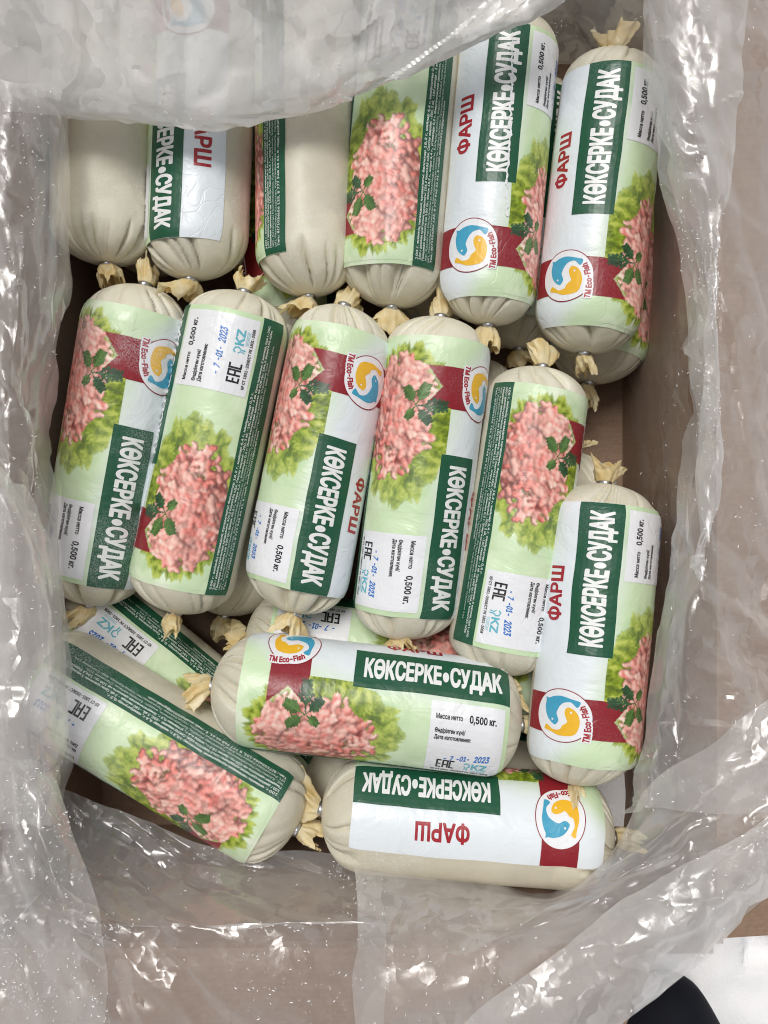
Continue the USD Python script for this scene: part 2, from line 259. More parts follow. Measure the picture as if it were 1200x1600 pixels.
def food_colors(u, v):
    """The printed photograph: minced fish on lettuce with a sprig of parsley."""
    c = base_color(u, v)
    n2 = lambda s, k, o=4: fbm(np.stack([u/s, v/s, u*0+k], -1), o, int(k))
    # lettuce
    du, dv = (u-50)/46, (v-72)/30
    ang = np.arctan2(dv, du); rad = np.hypot(du, dv)
    ruff = .09*(noise(np.stack([np.cos(ang)*34, np.sin(ang)*34, u*0], -1), 18)-.5) + .15*(noise(np.stack([np.cos(ang)*6, np.sin(ang)*6, u*0], -1), 4)-.5) + .10*(noise(np.stack([np.cos(ang)*15, np.sin(ang)*15, u*0], -1), 8)-.5)
    inside = np.clip((1 + ruff - rad)/.035, 0, 1)
    wx = 5*n2(9, 3); wy = 5*n2(9, 7)
    vein = .65*fbm(np.stack([ang*9 + wx*.9, rad*5 + wy*.8, u*0], -1), 4, 12) + .35*fbm(np.stack([u/2.4, v/2.4, u*0], -1), 3, 14)
    tone = np.clip((vein-.34)*3.4, 0, 1)
    tone = np.clip(tone*.75 + .45*(rad-.75) + .1, 0, 1)[..., None]
    dark, mid, light = np.array([.050, .090, .008]), np.array([.24, .33, .018]), np.array([.56, .62, .11])
    lett = np.where(tone < .5, dark*(1-2*tone)+mid*2*tone, mid*(2-2*tone)+light*(2*tone-1))
    rim = np.clip(1-np.abs(1+ruff-rad-.05)/.05, 0, 1)[..., None]
    lett = lett*(1-.45*rim) + np.array([.50, .62, .14])*.45*rim
    blur = np.clip((u-60)/40, 0, 1)*.4
    c = c*(1-inside[..., None]*(1-blur[..., None]*.5)) + lett*(inside[..., None]*(1-blur[..., None]*.5))
    # mince: short bent strands heaped up, highest in the middle
    r = np.random.default_rng(21)
    h = np.full(u.shape, -9.0); cid = np.zeros(u.shape, int); gx = np.zeros(u.shape); gy = np.zeros(u.shape)
    tree = cKDTree(np.stack([u, v], 1))
    K = 640; cols = r.uniform(0, 1, K)
    for k in range(K):
        a, q = r.uniform(0, 2*np.pi), math.sqrt(r.uniform(0, 1))*.96
        x, y = 45 + 34*q*math.cos(a), 76 + 20.5*q*math.sin(a)
        th = r.uniform(0, 2*np.pi); z = 8*(1-q**2.2) + r.uniform(-1.2, 1.6) + 10*(float(noise(np.array([x/10, y/10, 3.3]), 6))-.5); rw = r.uniform(1.15, 1.95)
        for st in range(r.integers(3, 9)):
            rs = rw*r.uniform(.82, 1.15); ids = np.array(tree.query_ball_point((x, y), rs), int)
            if len(ids):
                ex, ey = u[ids]-x, v[ids]-y; hh = z + np.sqrt(np.maximum(rs*rs-ex*ex-ey*ey, 0)); up = hh > h[ids]; w = ids[up]
                h[w] = hh[up]; cid[w] = k
            th += r.normal(0, .42); x += .9*math.cos(th); y += .9*math.sin(th); z += r.normal(0, .22)
    meat = h > -5
    ids = np.where(meat)[0]
    nu = int(np.argmax(u > u[0])); H = h.reshape(-1, nu).copy(); M = meat.reshape(-1, nu); H[~M] = -2.0
    gf = lambda A, sg: gaussian_filter(A, sg)
    S1 = gf(H, .6); st = .56
    gu, gv = np.gradient(S1, st); occ = np.clip(.62 + (S1-gf(H, 4.0))*.17 + (gf(H, 4.0)-gf(H, 11))*.05, 0, 1).ravel()[ids]
    nn_ = np.sqrt(1+(.75*gu)**2+(.75*gv)**2); lam = np.clip((.62 + .50*.75*gv + .28*.75*gu)/nn_, 0, 1).ravel()[ids]
    cc = gf(cols[cid].reshape(-1, nu), .8).ravel()[ids]; cc = np.clip((cc-.5)*1.5 + .5 + .5*(fbm(np.stack([u[ids]/9, v[ids]/9, u[ids]*0], -1), 3, 31)-.5), 0, 1)[:, None]
    base = np.array([.86, .26, .21])*(1-cc) + np.array([.95, .54, .45])*cc
    sh = ((.40 + 1.05*lam)*(.13+.87*occ**.9))[:, None]
    m = base*sh + (np.clip(lam-.60, 0, 1)*1.25*occ)[:, None]*np.array([.62, .50, .48]) + np.array([.075, .006, .008])*(1-occ)[:, None]
    c[ids] = np.clip(m, .01, .90)
    # the ribbon's forked end and its pale border
    a_ = np.abs(u-28.5); fork = 51 + a_*(9/11.5); rib = (a_ < 11.5) & (v < fork) & ~((np.hypot((u-45)/36, (v-74)/24) < .9) & (a_ > 9))
    brd = (a_ < 13) & (v >= fork) & (v < fork+1.3) & ~rib & (~meat | (a_ < 9))
    c[brd] = c[brd]*.45 + np.array([.60, .66, .45])*.55
    c[rib] = np.array(INK['ribbon_ink'])
    # parsley
    def lobe(x, y, th, ln, wd, col):
        a, b = math.cos(th), math.sin(th)
        s, t = (u-x)*a+(v-y)*b, -(u-x)*b+(v-y)*a
        e = np.clip(s/ln, 0, 1)
        w = wd*np.sqrt(np.clip(e*(1-e)*4, 0, 1))*(.74+.26*np.cos(e*15))
        k = (s > 0) & (s < ln) & (np.abs(t) < w)
        c[k] = np.array(col)*(1.35 - .7*np.abs(t[k]/np.maximum(w[k], .01)))[:, None]*(1.15 if t[k].mean() < 0 else .9) if k.any() else c[k]
    X, Y = 40, 64
    for th, ln in ((-2.75, 12), (-1.62, 15), (-.75, 11), (.55, 8), (2.55, 11)):
        dk = np.array([.030, .080, .034]) if math.sin(th*7) > 0 else np.array([.075, .155, .036])
        for q in (.30, .52, .72, .9):
            bx_, by_ = X+ln*q*math.cos(th), Y+ln*q*math.sin(th)
            for sg in (-1, 1): lobe(bx_, by_, th+sg*.62, ln*.50*(1.2-q*.6), 1.35, dk*(1.25 if sg > 0 else .8))
        lobe(X+ln*.75*math.cos(th), Y+ln*.75*math.sin(th), th, ln*.42, 1.9, dk)
        lobe(X, Y, th, ln*.95, .8, dk*1.2)
    return c

def outline(rd, eye):
    """A closed smooth outline; points are right, down in units of the disc's radius."""
    p = np.array(rd, float); p = np.vstack([p, p[:1]]); t = np.linspace(0, 1, len(p))
    c = CubicSpline(t, p, bc_type='periodic')(np.linspace(0, 1, 140))
    c = np.vstack([PchipInterpolator(t, p)(np.linspace(0, 1, 140))*.6 + c*.4])
    return Polygon(c).buffer(0).difference(Point(*eye).buffer(.04))
blue = outline([(-.36, -.21), (-.18, -.11), (.0, -.17), (.10, -.19), (.31, -.11), (.49, .04), (.55, .28), (.38, .48), (.58, .58), (.66, .33), (.73, -.04), (.66, -.36), (.58, -.52), (.60, -.64), (.48, -.62), (.31, -.64), (.05, -.60), (-.18, -.48), (-.31, -.33)], (-.17, -.33))
yellow = outline([(.35, .19), (.16, .09), (-.08, .16), (-.2, .2), (-.36, .04), (-.49, -.01), (-.55, -.26), (-.40, -.52), (-.57, -.60), (-.64, -.36), (-.74, -.04), (-.71, .28), (-.58, .51), (-.21, .60), (.03, .56), (.25, .43)], (.17, .30))
CU, CV, CR = 28.5, 24.5, 15.8
place = lambda p: affinity.affine_transform(p, [CR, 0, 0, CR, CU, CV])
def logo_text(text, h):
    p = text_poly(text); x0, y0, x1, y1 = p.bounds
    def f(c):
        r = -.86 + (c[:, 0]-x0)/(x1-x0)*1.34; d = .95 - .24*(r+.52)**2; sl = -.48*(r+.52); q = np.hypot(1, sl)
        return np.stack([CU + CR*(r + c[:, 1]*h*sl/q), CV + CR*(d - c[:, 1]*h/q)], 1)
    return shapely.transform(p.segmentize(.4), f).buffer(.14).simplify(.03)
logo_txt = logo_text('ТМ Eco-Fish', .19)
ring = Point(CU, CV).buffer(CR, 32); rin = Point(CU, CV).buffer(CR-.55, 32)
ribbon_whole = Polygon([(17, .2), (40, .2), (40, 60), (28.5, 51), (17, 60)])
ribbon = ribbon_whole.intersection(sbox(0, 0, 99, 45.2))
IU0, IU1, IV0, IV1 = 111.5, 154.5, 49.6, 93.6
lines = [q.buffer(.045) for q in [text_at('Масса нетто', IU0+3, IV0+8.2, 2.3, 15.5), text_at('0,500 кг.', IU0+22.5, IV0+8.6, 3.3, 15.5, .05),
         text_at('Өндірілген күні/', IU0+3, IV0+14.8, 2.1, 17.5, bold=True), text_at('Дата изготовления:', IU0+3, IV0+18.2, 2.1, 21),
         text_at('КР СТ 1801-2008/СТ РК 1801-2008', IU0+4, IV0+42.0, 1.6, 33.5)]]
def stroke(pts, w): return shapely.LineString(pts).buffer(w/2, cap_style='flat', join_style='mitre')
e0, e1, eh, ew = IU0+7, IV0+38.0, 6.2, 1.05
eac = [stroke([(e0+2.4, e1-eh), (e0, e1-eh), (e0, e1), (e0+2.4, e1)], ew), stroke([(e0, e1-eh/2), (e0+2.2, e1-eh/2)], ew),
       stroke([(e0+3.6, e1+.45), (e0+3.6, e1-eh), (e0+6.2, e1-eh), (e0+6.2, e1+.45)], ew), stroke([(e0+3.6, e1-eh*.42), (e0+6.2, e1-eh*.42)], ew),
       stroke([(e0+10.0, e1-eh), (e0+7.5, e1-eh), (e0+7.5, e1), (e0+10.0, e1)], ew)]
k0 = IU0+22.5
kz = [text_at('KZ', k0+4.6, e1+.2-1.4, 4.4, 8.6, .12), stroke([(k0+.2, e1-4.8), (k0+1.4, e1-5.8), (k0+3.2, e1-5.0), (k0+3.4, e1-3.2), (k0+2.2, e1-2.0), (k0+2.0, e1+.6)], .8),
      stroke([(k0+.2, e1-3.4), (k0+1.2, e1-2.0), (k0+.6, e1+.3)], .6)] + [stroke([(k0+4.8, e1+t), (k0+12.8, e1+t)], .22) for t in (0.1, .8, 1.5)]
stamp = [text_at('-  7  -01-', IU0+10, IV0+28.8, 3.3, 14.5, .10), text_at('2023', IU0+27.5, IV0+29.2, 3.9, 8.4, .10)]
stamp = [affinity.skew(s, xs=-12, origin=(IU0+18, IV0+26)) for s in stamp]
STRIP = [('100 г. өнімнің тағамдық құндылығы: белоктар 18,2 г, майлар 4,4 г, көмірсулар 0,2 г.', 1, 112), ('100 г дәмінің қуаттылық құндылығы: 104,2 Ккал/436 кДж. Сақтау мерзімі: -20С, 3 ай, -18С кезінде - 3 ай. Срок хранения: 3 месяца, при t-20С', 1, 150),
         ('Пищевая ценность на 100 гр.: белок 18,2 г., жиры 4,4 г., углеводы 0,2 г. Энергетическая ценность на 100 гр.: 104,2 Ккал/436 кДж', 1, 148),
         ('ЖК, Қазақстан Республикасы, Қарағанды облысы, Балқаш қаласы, өндіріс: Балқаш қаласы. Строение 104', 0, 130),
         ('ИП, Республика Казахстан, Карагандинская область, город Балхаш. Производство: город Балхаш, мкр. Строение 104', 0, 140), ('Тел.: 8(71036)56 133, 8 777 948 44 61. E-mail: ecofish2010@gmail.com', 1, 92)]
strip_txt = []
for i, (s, b, w) in enumerate(STRIP):
    strip_txt.append(text_at(s, 3.5, 98.0 + 2.05*i, 1.25, w, .02 if b else -.01, bool(b), tol=.05))
mu = lambda L_: unary_union(L_)
title = text_at('КӨКСЕРКЕ•СУДАК', 71.5, 41.2, 10.9, 80.5, .30)
farsh = text_at('ФАРШ', 84, 17.6, 8.8, 33.5, .18)
LABEL = []      # (part name, ink, vertices, triangles, level, colours)
u_, v_, f_ = grid(0, LU, 0, LV, 2.5, 2.8); LABEL.append(['', 'printed', np.stack([u_, v_], 1), f_, 0, base_color(u_, v_)])
u_, v_, f_ = grid(2, 99, 45, 95.2, .56); LABEL.append(['food_picture', 'printed', np.stack([u_, v_], 1), f_, 1, food_colors(u_, v_)])
for nm, ink, poly, lev in (('title_panel', 'deep_green_ink', sbox(65.5, 24, LU-.15, 47.3), 2), ('title_lettering', 'white_ink', title, 3), ('product_lettering', 'red_ink', farsh, 1),
                           ('ribbon', 'ribbon_ink', ribbon, 2), ('logo_disc', 'panel_white', rin.union(logo_txt.buffer(.75)), 3), ('logo_ring', 'ribbon_ink', ring.difference(rin).difference(logo_txt.buffer(.75)), 3), ('blue_fish', 'blue_ink', place(blue), 4), ('yellow_fish', 'yellow_ink', place(yellow), 4),
                           ('logo_lettering', 'red_ink', logo_txt, 4),
                           ('info_panel', 'panel_white', sbox(IU0, IV0, IU1, IV1), 2), ('info_lettering', 'black_ink', mu(lines+eac), 3), ('certification_mark', 'mark_ink', mu(kz), 3), ('date_stamp', 'stamp_ink', mu(stamp), 3),
                           ('nutrition_strip', 'deep_green_ink', sbox(.15, 95.2, LU-.15, LV), 2), ('nutrition_lettering', 'strip_ink', mu(strip_txt), 3)):
    V_, F_ = cut(poly); LABEL.append([nm, ink, V_, F_, lev, None])
print('label triangles', {l[0]: len(l[3]) for l in LABEL})

# ------------------------------------------------------------------ one pack of mince
class Pack:
    def __init__(s, P0, P1, R, yc, seed, bend=0.0, skew=0.0, u0=None):
        s.P0, s.P1, s.R, s.yc, s.seed = np.array(P0), np.array(P1), R, yc, seed
        s.r = np.random.default_rng(seed)
        d = s.P1-s.P0; s.L = np.linalg.norm(d); s.a = d/s.L
        up = np.array([0, 0, 1.0]); s.n = up - s.a*np.dot(up, s.a); s.n /= np.linalg.norm(s.n); s.d = np.cross(s.a, s.n)
        s.e = .0235*R/.031*s.r.uniform(.85, 1.2, 2)
        s.cre = [[(s.r.uniform(0, 2*np.pi), s.r.choice([.028, .036, .05, .11]), s.r.uniform(.06, .42)*s.r.uniform(.5, 1), s.r.uniform(.3, 1.05)) for _ in range(22)] for _ in range(2)]
        s.bend = bend + s.r.normal(0, .0008); s.skew = skew + s.r.normal(0, .012); s.u0 = u0
        s.tw = s.r.uniform(-.8, .8, 2)
        s.off = s.r.uniform(-.12, .12, (2, 2))            # the clip sits a little off the axis
    def point(s, t, th, lift=0.0, pleats=True):
        """The surface at t metres from the first clip, th radians from the top towards the text's foot."""
        t, th = np.broadcast_arrays(np.asarray(t, float), np.asarray(th, float))
        r = np.full(t.shape, s.R); ox = np.zeros(t.shape); oy = np.zeros(t.shape)
        for k, q in ((0, t), (1, s.L - t)):
            x = np.clip(q/s.e[k], 0, 1); dome = np.clip(1-(1-x)**2.2, 0, 1)**.56; r = np.minimum(r, s.R*(.09 + .91*dome))
            pl = np.clip(1 - q/(s.e[k]*1.05), 0, 1); ang = th + s.tw[k]*pl**2
            for (a, w, dep, reach) in (s.cre[k] if pleats else ()):
                dd = np.abs((ang - a + np.pi) % (2*np.pi) - np.pi)
                r = r*(1 - dep*np.clip(pl/reach, 0, 1)**1.3*np.exp(-(dd/(w*(1.2-.5*pl)))**1.2)*np.clip(x*4, .15, 1))
            m = (np.clip(1-q/s.e[k], 0, 1)**1.5)*s.R
            ox = ox + m*s.off[k, 0]; oy = oy + m*s.off[k, 1]
        p3 = np.stack([t/.045, np.cos(th)*1.1, np.sin(th)*1.1 + s.seed*3.7], -1)
        r = r*(1 + .030*(fbm(p3, 2, s.seed)-.5))
        r = r*(1 + .016*np.cos(2*th))*1.0
        r = r + lift
        c = s.P0 + s.a*t[..., None] + s.d*((s.bend*np.sin(np.pi*np.clip(t/s.L, 0, 1)))[..., None])
        # settled packs are a little flatter than round
        return c + s.n*((r*np.cos(th)*.97+ox)[..., None]) + s.d*((r*np.sin(th)*1.015+oy)[..., None])
    def label_points(s, uv, lift):
        q3 = np.stack([uv[:, 0]/26, uv[:, 1]/22, uv[:, 0]*0 + s.seed*5.3], -1)
        uv = uv + 1.5*np.stack([fbm(q3, 2, s.seed)-.5, fbm(q3, 2, s.seed+9)-.5], -1)
        k = s.L/.190
        u0 = (.0165 if s.u0 is None else s.u0)*k
        th = (uv[:, 1]-s.yc)*MM/.031
        t = u0 + uv[:, 0]*MM*k + s.skew*(uv[:, 1]-56)*MM
        return s.point(t, th, lift, pleats=False)

def tail_mesh(base, ax, nrm, side, r, length, flare, seed):
    """The gathered end of the casing beyond its clip: a crumpled fan of film."""
    g = np.random.default_rng(seed); nt, nl = 72, 14
    th = np.linspace(0, 2*np.pi, nt, endpoint=False); k = np.linspace(0, 1, nl)
    kk, tt = np.meshgrid(k, th, indexing='ij')
    m1, m2, m3 = g.integers(3, 6), g.integers(7, 12), 2
    ru = 1 + kk**.8*((.20*np.sin(m1*tt+g.uniform(0, 6))) + .13*np.sin(m2*tt+g.uniform(0, 6)+2*kk) + .18*np.sin(m3*tt+g.uniform(0, 6)))
    rad = (r + (flare-r)*kk**.75)*ru
    sq = g.uniform(.26, .5); ph = g.uniform(0, np.pi)       # pinched flatter one way
    X, Y = rad*np.cos(tt), rad*np.sin(tt)*(1-kk*(1-sq))
    X, Y = X*math.cos(ph)-Y*math.sin(ph), X*math.sin(ph)+Y*math.cos(ph)
    ln = length*(kk*(1 + .22*np.sin(3*tt+g.uniform(0, 6)) + .12*np.sin(7*tt+g.uniform(0, 6))) - .0)
    bx_, by_ = g.normal(0, .25, 2)
    X = X + bx_*length*kk**2; Y = Y + by_*length*kk**2
    p = base + ax*ln[..., None] + nrm*X[..., None] + side*Y[..., None]
    p = p + .0019*(np.stack([noise(p*330, seed+i) for i in range(3)], -1)-.5)*np.sqrt(kk)[..., None] + .0012*(np.stack([noise(p*800, seed+i+5) for i in range(3)], -1)-.5)*kk[..., None]
    v, f = p.reshape(-1, 3), grid_faces(nl, nt, True)
    # an inner sheet closes the fan
    inner = (base + ax*(ln*.95)[..., None]*.92 + nrm*(X*.7)[..., None] + side*(Y*.7)[..., None]).reshape(-1, 3)
    return np.vstack([v, inner]), np.vstack([f, grid_faces(nl, nt, True)[:, ::-1] + len(v)])

S_ = np.unique(np.concatenate([np.linspace(0, .15, 22)**1.25/.15**.25, np.linspace(.15, .85, 22), 1-np.linspace(0, .15, 22)**1.25/.15**.25]))
NT = 208
def ring_mesh(c, ax, n1, n2, R, r, seed):
    g = np.random.default_rng(seed); V = []
    for a in np.linspace(0, 2*np.pi, 20, endpoint=False):
        for b in np.linspace(0, 2*np.pi, 8, endpoint=False):
            q = R + r*math.cos(b)
            V.append(c + n1*q*math.cos(a)*1.15 + n2*q*math.sin(a)*.9 + ax*r*1.5*math.sin(b))
    i, j = np.meshgrid(np.arange(20), np.arange(8), indexing='ij'); A = i*8+j; B = ((i+1) % 20)*8+j; C = ((i+1) % 20)*8+(j+1) % 8; D = i*8+(j+1) % 8
    return np.array(V), np.vstack([np.stack([A, B, C], -1).reshape(-1, 3), np.stack([A, C, D], -1).reshape(-1, 3)])

GROUP = None
def pack(label, P0, P1, R=.031, yc=40, seed=1, frost=0, casing=0, bend=0, skew=0, u0=None, tails=(None, None), low=False, crack=False):
    k = Pack(P0, P1, R, yc, seed, bend, skew, u0)
    o = (k.P0+k.P1)/2; o = np.array([o[0], o[1], o[2]-R])
    t = thing('mince_pack', label, 'mince pack', 'mince packs in the box', o)
    ts = S_*k.L; th = np.linspace(0, 2*np.pi, NT, endpoint=False)
    tt, hh = np.meshgrid(ts, th, indexing='ij')
    v = k.point(tt, hh).reshape(-1, 3)
    obj('casing', v-o, grid_faces(len(ts), NT, True), CASING[casing], t)
    for end, s0, sg in ((0, 0.0, -1), (1, k.L, 1)):
        c = k.point(np.full(24, s0), np.linspace(0, 2*np.pi, 24, endpoint=False)).mean(0)
        V, F = ring_mesh(c + k.a*sg*.0005, k.a, k.n, k.d, R*.115, .0013, seed)
        obj('clip', V-o, F, METAL, t)
        spec = tails[end] or (0, 0)
        ax = k.a*sg + k.n*(spec[0]) + k.d*spec[1] + k.r.normal(0, .14, 3); ax /= np.linalg.norm(ax)
        n1 = k.n - ax*np.dot(ax, k.n); n1 /= np.linalg.norm(n1); n2 = np.cross(ax, n1)
        V, F = tail_mesh(c, ax, n1, n2, R*.085, k.r.uniform(.0105, .0145), k.r.uniform(.0105, .0145), seed*2+end)
        obj('tail', V-o, F, TAIL, t)
    lp = None
    for nm, ink, uv, f, lev, col in LABEL:
        if low and nm in ('nutrition_lettering',): continue
        if nm == 'date_stamp':
            g = np.random.default_rng(seed+500); a = g.normal(0, .05); m = uv.mean(0); uv = (uv-m) @ np.array([[math.cos(a), math.sin(a)], [-math.sin(a), math.cos(a)]]) + m + g.normal(0, .8, 2)
        V = k.label_points(uv, (.34 + .12*lev)*MM) - o
        if not nm: lp = obj('label', V, f, INKS[frost][ink], t, col=col)
        else: obj(nm, V, f, INKS[frost][ink], lp, col=col)
    if crack:
        g = np.random.default_rng(3); uu = np.arange(46, 152, 1.4); vv = 43.0 - (uu-50)*.05 + np.cumsum(g.normal(0, .22, len(uu)))*.5 + g.normal(0, .35, len(uu))
        w = g.uniform(.25, .8, len(uu))*np.clip((150-uu)/20, .3, 1)
        V, F = cut(Polygon(np.vstack([np.stack([uu, vv-w], 1), np.stack([uu, vv+w], 1)[::-1]])).buffer(0))
        obj('crack', k.label_points(V, 1.0*MM) - o, F, INKS[1]['panel_white'], lp)
    return k

# far row: from left to right
Z = .097
pack('bare cream mince pack in the far left corner, half under milky film', at(162, 412, Z), at(172, -85, Z), .0300, 153, 11, casing=2, frost=0)
pack('far row mince pack with title and red lettering cut off by milky film', at(322, -60, Z), at(306, 438, Z), .0300, 21, 12)
pack('far row mince pack, mostly plain cream, dark green text strip on its left', at(478, 462, Z), at(474, -45, Z), .0290, 121, 13, casing=2)
pack('far row mince pack with mince picture up and green strip on its right', at(605, 478, Z), at(650, -25, Z), .0308, 83, 14)
pack('second mince pack from the right in the far row, white crack through title', at(754, 508, Z), at(799, 22, Z+.004), .0292, 38, 15, u0=.012, crack=True)
pack('mince pack in the far right corner with its gathered far end in view', at(912, 550, Z+.004), at(966, 84, Z+.006), .0302, 45, 16, u0=.011, tails=((-.2, .2), (0, 0)))
# middle row
Z = .101
pack('frosted mince pack against the left wall, title running down its right side', at(222, 445, Z), at(137, 942, Z-.01), .0305, 54, 21, frost=1, casing=1)
pack('middle row mince pack with white date panel at far end, picture nearer', at(274, 956, Z), at(381, 458, Z), .0306, 75, 22, tails=((.3, 0), None))
pack('centre mince pack of the middle row, red lettering along its right side', at(546, 484, Z), at(455, 955, Z+.004), .0300, 47, 23, tails=((-2.2, 0), (.5, .3)))
pack('middle row mince pack just right of centre, picture left of logo, frosted ends', at(690, 497, Z), at(628, 998, Z), .0308, 55, 24, casing=1, tails=((-.9, 0), (.8, -.2)))
pack('middle row mince pack with large mince picture up, green strip on left', at(846, 575, Z), at(770, 1050, Z+.004), .0292, 76, 25, tails=(None, (.9, 0)))
pack('mince pack nearest the right wall, whole logo, title and red lettering up', at(905, 1226, Z+.024), at(948, 756, Z+.010), .0312, 44, 26, tails=((.9, 0), None))
# near end
pack('mince pack lying crosswise below the middle row, its title reading upright', at(334, 1070, .116), at(815, 1128, .116), .0322, 61, 31, tails=((.2, 0), None), u0=.020)
pack('frosted mince pack lying slantwise in the near left corner, large mince picture up', at(466, 1288, .114), at(42, 1036, .106), .0322, 80, 32, frost=1, casing=2, tails=((-.2, .2), None))
pack('mince pack lying along the near wall, its title upside down', at(955, 1302, .113), at(503, 1266, .113), .0315, 8.5, 33, u0=.013)
# lower layer, seen through the gaps
pack('mince pack under the frosted slanting pack, its date panel showing beside the left wall', at(487, 1236, .052), at(104, 932, .068), .0310, 74, 41)
pack('lower mince pack whose round end pokes out under the far right corner pack', at(927, 597, .052), at(983, 170, .045), .0310, 50, 42, low=True)
pack('lower mince pack under the cracked-title pack, only its pleated end in view', at(806, 546, .045), at(836, 130, .042), .0310, 20, 43, low=True)
pack('lower mince pack under the picture-up pack of the far row, end in shade', at(660, 512, .042), at(690, 20, .042), .0310, 150, 44, low=True)
pack('lower mince pack, blue certification mark showing between two far row packs', at(450, 540, .045), at(425, 30, .045), .0310, 62, 45, low=True)
pack('lower mince pack, sliver of red ribbon between the two far left packs', at(245, 430, .052), at(262, -70, .05), .0305, 35, 46, low=True)
pack('lower mince pack under the date-panel pack of the middle row, round end in shade', at(352, 962, .050), at(420, 470, .045), .0310, 150, 47, low=True)
pack('lower crosswise mince pack behind the upright-reading one, date panel upside down', at(860, 1062, .060), at(385, 990, .064), .0310, 62, 48, low=True, tails=(None, (.6, .1)))
pack('lower mince pack under the pack against the right wall, only its gathered end in view', at(850, 1150, .045), at(893, 705, .05), .0310, 150, 49, low=True)
pack('lower mince pack in the dark gap under the two crosswise packs', at(470, 1190, .048), at(880, 1230, .040), .0310, 150, 50, low=True)
pack('lower mince pack in shade below the middle row, beside the right wall gap', at(740, 560, .040), at(700, 1010, .040), .0310, 150, 51, low=True)

# ------------------------------------------------------------------ the bag
bag = thing('plastic_bag', 'crumpled clear polythene bag lining the box and turned out over its flaps', 'plastic bag')
FROST = []
def crumple(x, y, cell, amp, aspect, ang, seed):
    """Creases: a random triangulated relief, stretched along ang."""
    g = np.random.default_rng(seed)
    c, s = math.cos(ang), math.sin(ang)
    a, b = (x*c+y*s)/(cell*aspect), (-x*s+y*c)/cell
    wob = fbm(np.stack([a*.6, b*.6, a*0], -1), 2, seed)*1.1
    a = a + wob; b = b + .7*wob
    lo, hi = np.array([a.min(), b.min()])-1.5, np.array([a.max(), b.max()])+1.5
    n = int(np.prod(hi-lo)*1.0)+8
    pts = lo + (hi-lo)*g.random((n, 2)); h = g.uniform(-1, 1, n)
    z = LinearNDInterpolator(pts, h, fill_value=0.0)(np.stack([a.ravel(), b.ravel()], 1)).reshape(x.shape)
    return amp*z
def film(name, rows, mat, folds, seed, step=.0019, frost=.0, edge=.004, ridge=1.0):
    """A sheet of film through rows of points (px, py, z), creased; folds: (cell, height, stretch, angle) from coarse to fine."""
    C = np.array([[at(*p) for p in r] for r in rows])
    nr, nc = C.shape[:2]
    du = np.linalg.norm(np.diff(C, axis=1), axis=2).sum(1).max(); dv = np.linalg.norm(np.diff(C, axis=0), axis=2).sum(0).max()
    nu, nv = int(np.clip(du/step, 12, 380)), int(np.clip(dv/step, 12, 380))
    P = PchipInterpolator(np.linspace(0, 1, nc), C, axis=1)(np.linspace(0, 1, nu))
    P = PchipInterpolator(np.linspace(0, 1, nr), P, axis=0)(np.linspace(0, 1, nv))
    a, b = np.gradient(P, axis=0), np.gradient(P, axis=1)
    nn = np.cross(b, a); nn /= np.maximum(np.linalg.norm(nn, axis=2, keepdims=True), 1e-12); nn *= np.sign(nn[..., 2:3].mean() or 1)
    ss = np.linspace(0, du, nu)[None, :].repeat(nv, 0); tt = np.linspace(0, dv, nv)[:, None].repeat(nu, 1)
    (c1, a1, s1, g1), (c2, a2, s2, g2), (c3, a3, s3, g3) = (list(folds) + [(.009, .0007, 1.3, .5)])[:3]
    patch = lambda f, k, lo: np.clip((fbm(np.stack([ss*f, tt*f, ss*0+k+seed], -1), 2, seed+k)-lo)*6, 0, 1)
    h = crumple(ss, tt, c1*1.25, a1*.62, s1, g1, seed*7) + crumple(ss, tt, c2, a2*.8, s2*1.8, g2, seed*7+1)*(.3+.7*patch(9, 3, .42))
    # long taut creases along the pull, and small crushed patches
    h = h + (crumple(ss, tt, .0120, .0021, 8.0, g1+.12, seed*7+2) + crumple(ss, tt, .0115, .0018, 6.0, g1-.55, seed*7+3)*patch(10, 8, .45))*(.2+.8*patch(8, 5, .40))*ridge
    h = h + crumple(ss, tt, .0100, .0022, 1.6, g3, seed*7+4)*patch(11, 11, .47)*ridge
    mask = .35 + 1.1*fbm(np.stack([ss*14, tt*14, ss*0+seed], -1), 2, seed)
    P = P + nn*(h*mask)[..., None]
    e = edge*(np.stack([fbm(np.stack([ss*25, tt*25, ss*0+k*9.1], -1), 3, seed+k) for k in range(3)], -1)-.5)*2
    P = P + e*np.array([1, 1, .3])
    v, f = P.reshape(-1, 3), grid_faces(nv, nu)
    obj(name, v, f, mat, bag, smooth=14)
    if frost: FROST.append((P.reshape(-1, 3), nn.reshape(-1, 3), frost, seed))
R_ = math.radians
# right: lining up the wall, over the rim, out on the flap
RY = ((-120, -34, .004), (40, -44, .006), (180, -30, .005), (330, 4, 0), (470, 12, 0), (620, 22, 0), (780, 4, .002), (900, -16, .006), (1040, -42, .008), (1160, -54, .010), (1270, -70, .006))
film('lining_sheet', [[(1056+d, y, .150+b), (1078+d, y, .174+b), (1106+d*.7, y, .186+b), (1180, y+4, .185), (1260, y, .172), (1360, y, .165)] for y, d, b in RY],
     FILM_FLAP, [(.052, .0062, 2.2, R_(70)), (.022, .0026, 1.6, R_(30)), (.010, .0006, 1.3, .4)], 3, frost=.35, ridge=1.7)
film('wall_sheet', [[(985, y, .03), (1030, y+3, .09), (1050, y, .13), (1066+d, y, .158)] for y, d in ((150, 10), (330, 6), (520, 18), (700, 18), (900, -8), (1150, -30), (1260, -40))],
     FILM_WALL, [(.030, .0022, 2.0, R_(80)), (.014, .0010, 1.5, R_(20)), (.008, .0004, 1.2, .4)], 13, frost=.12)
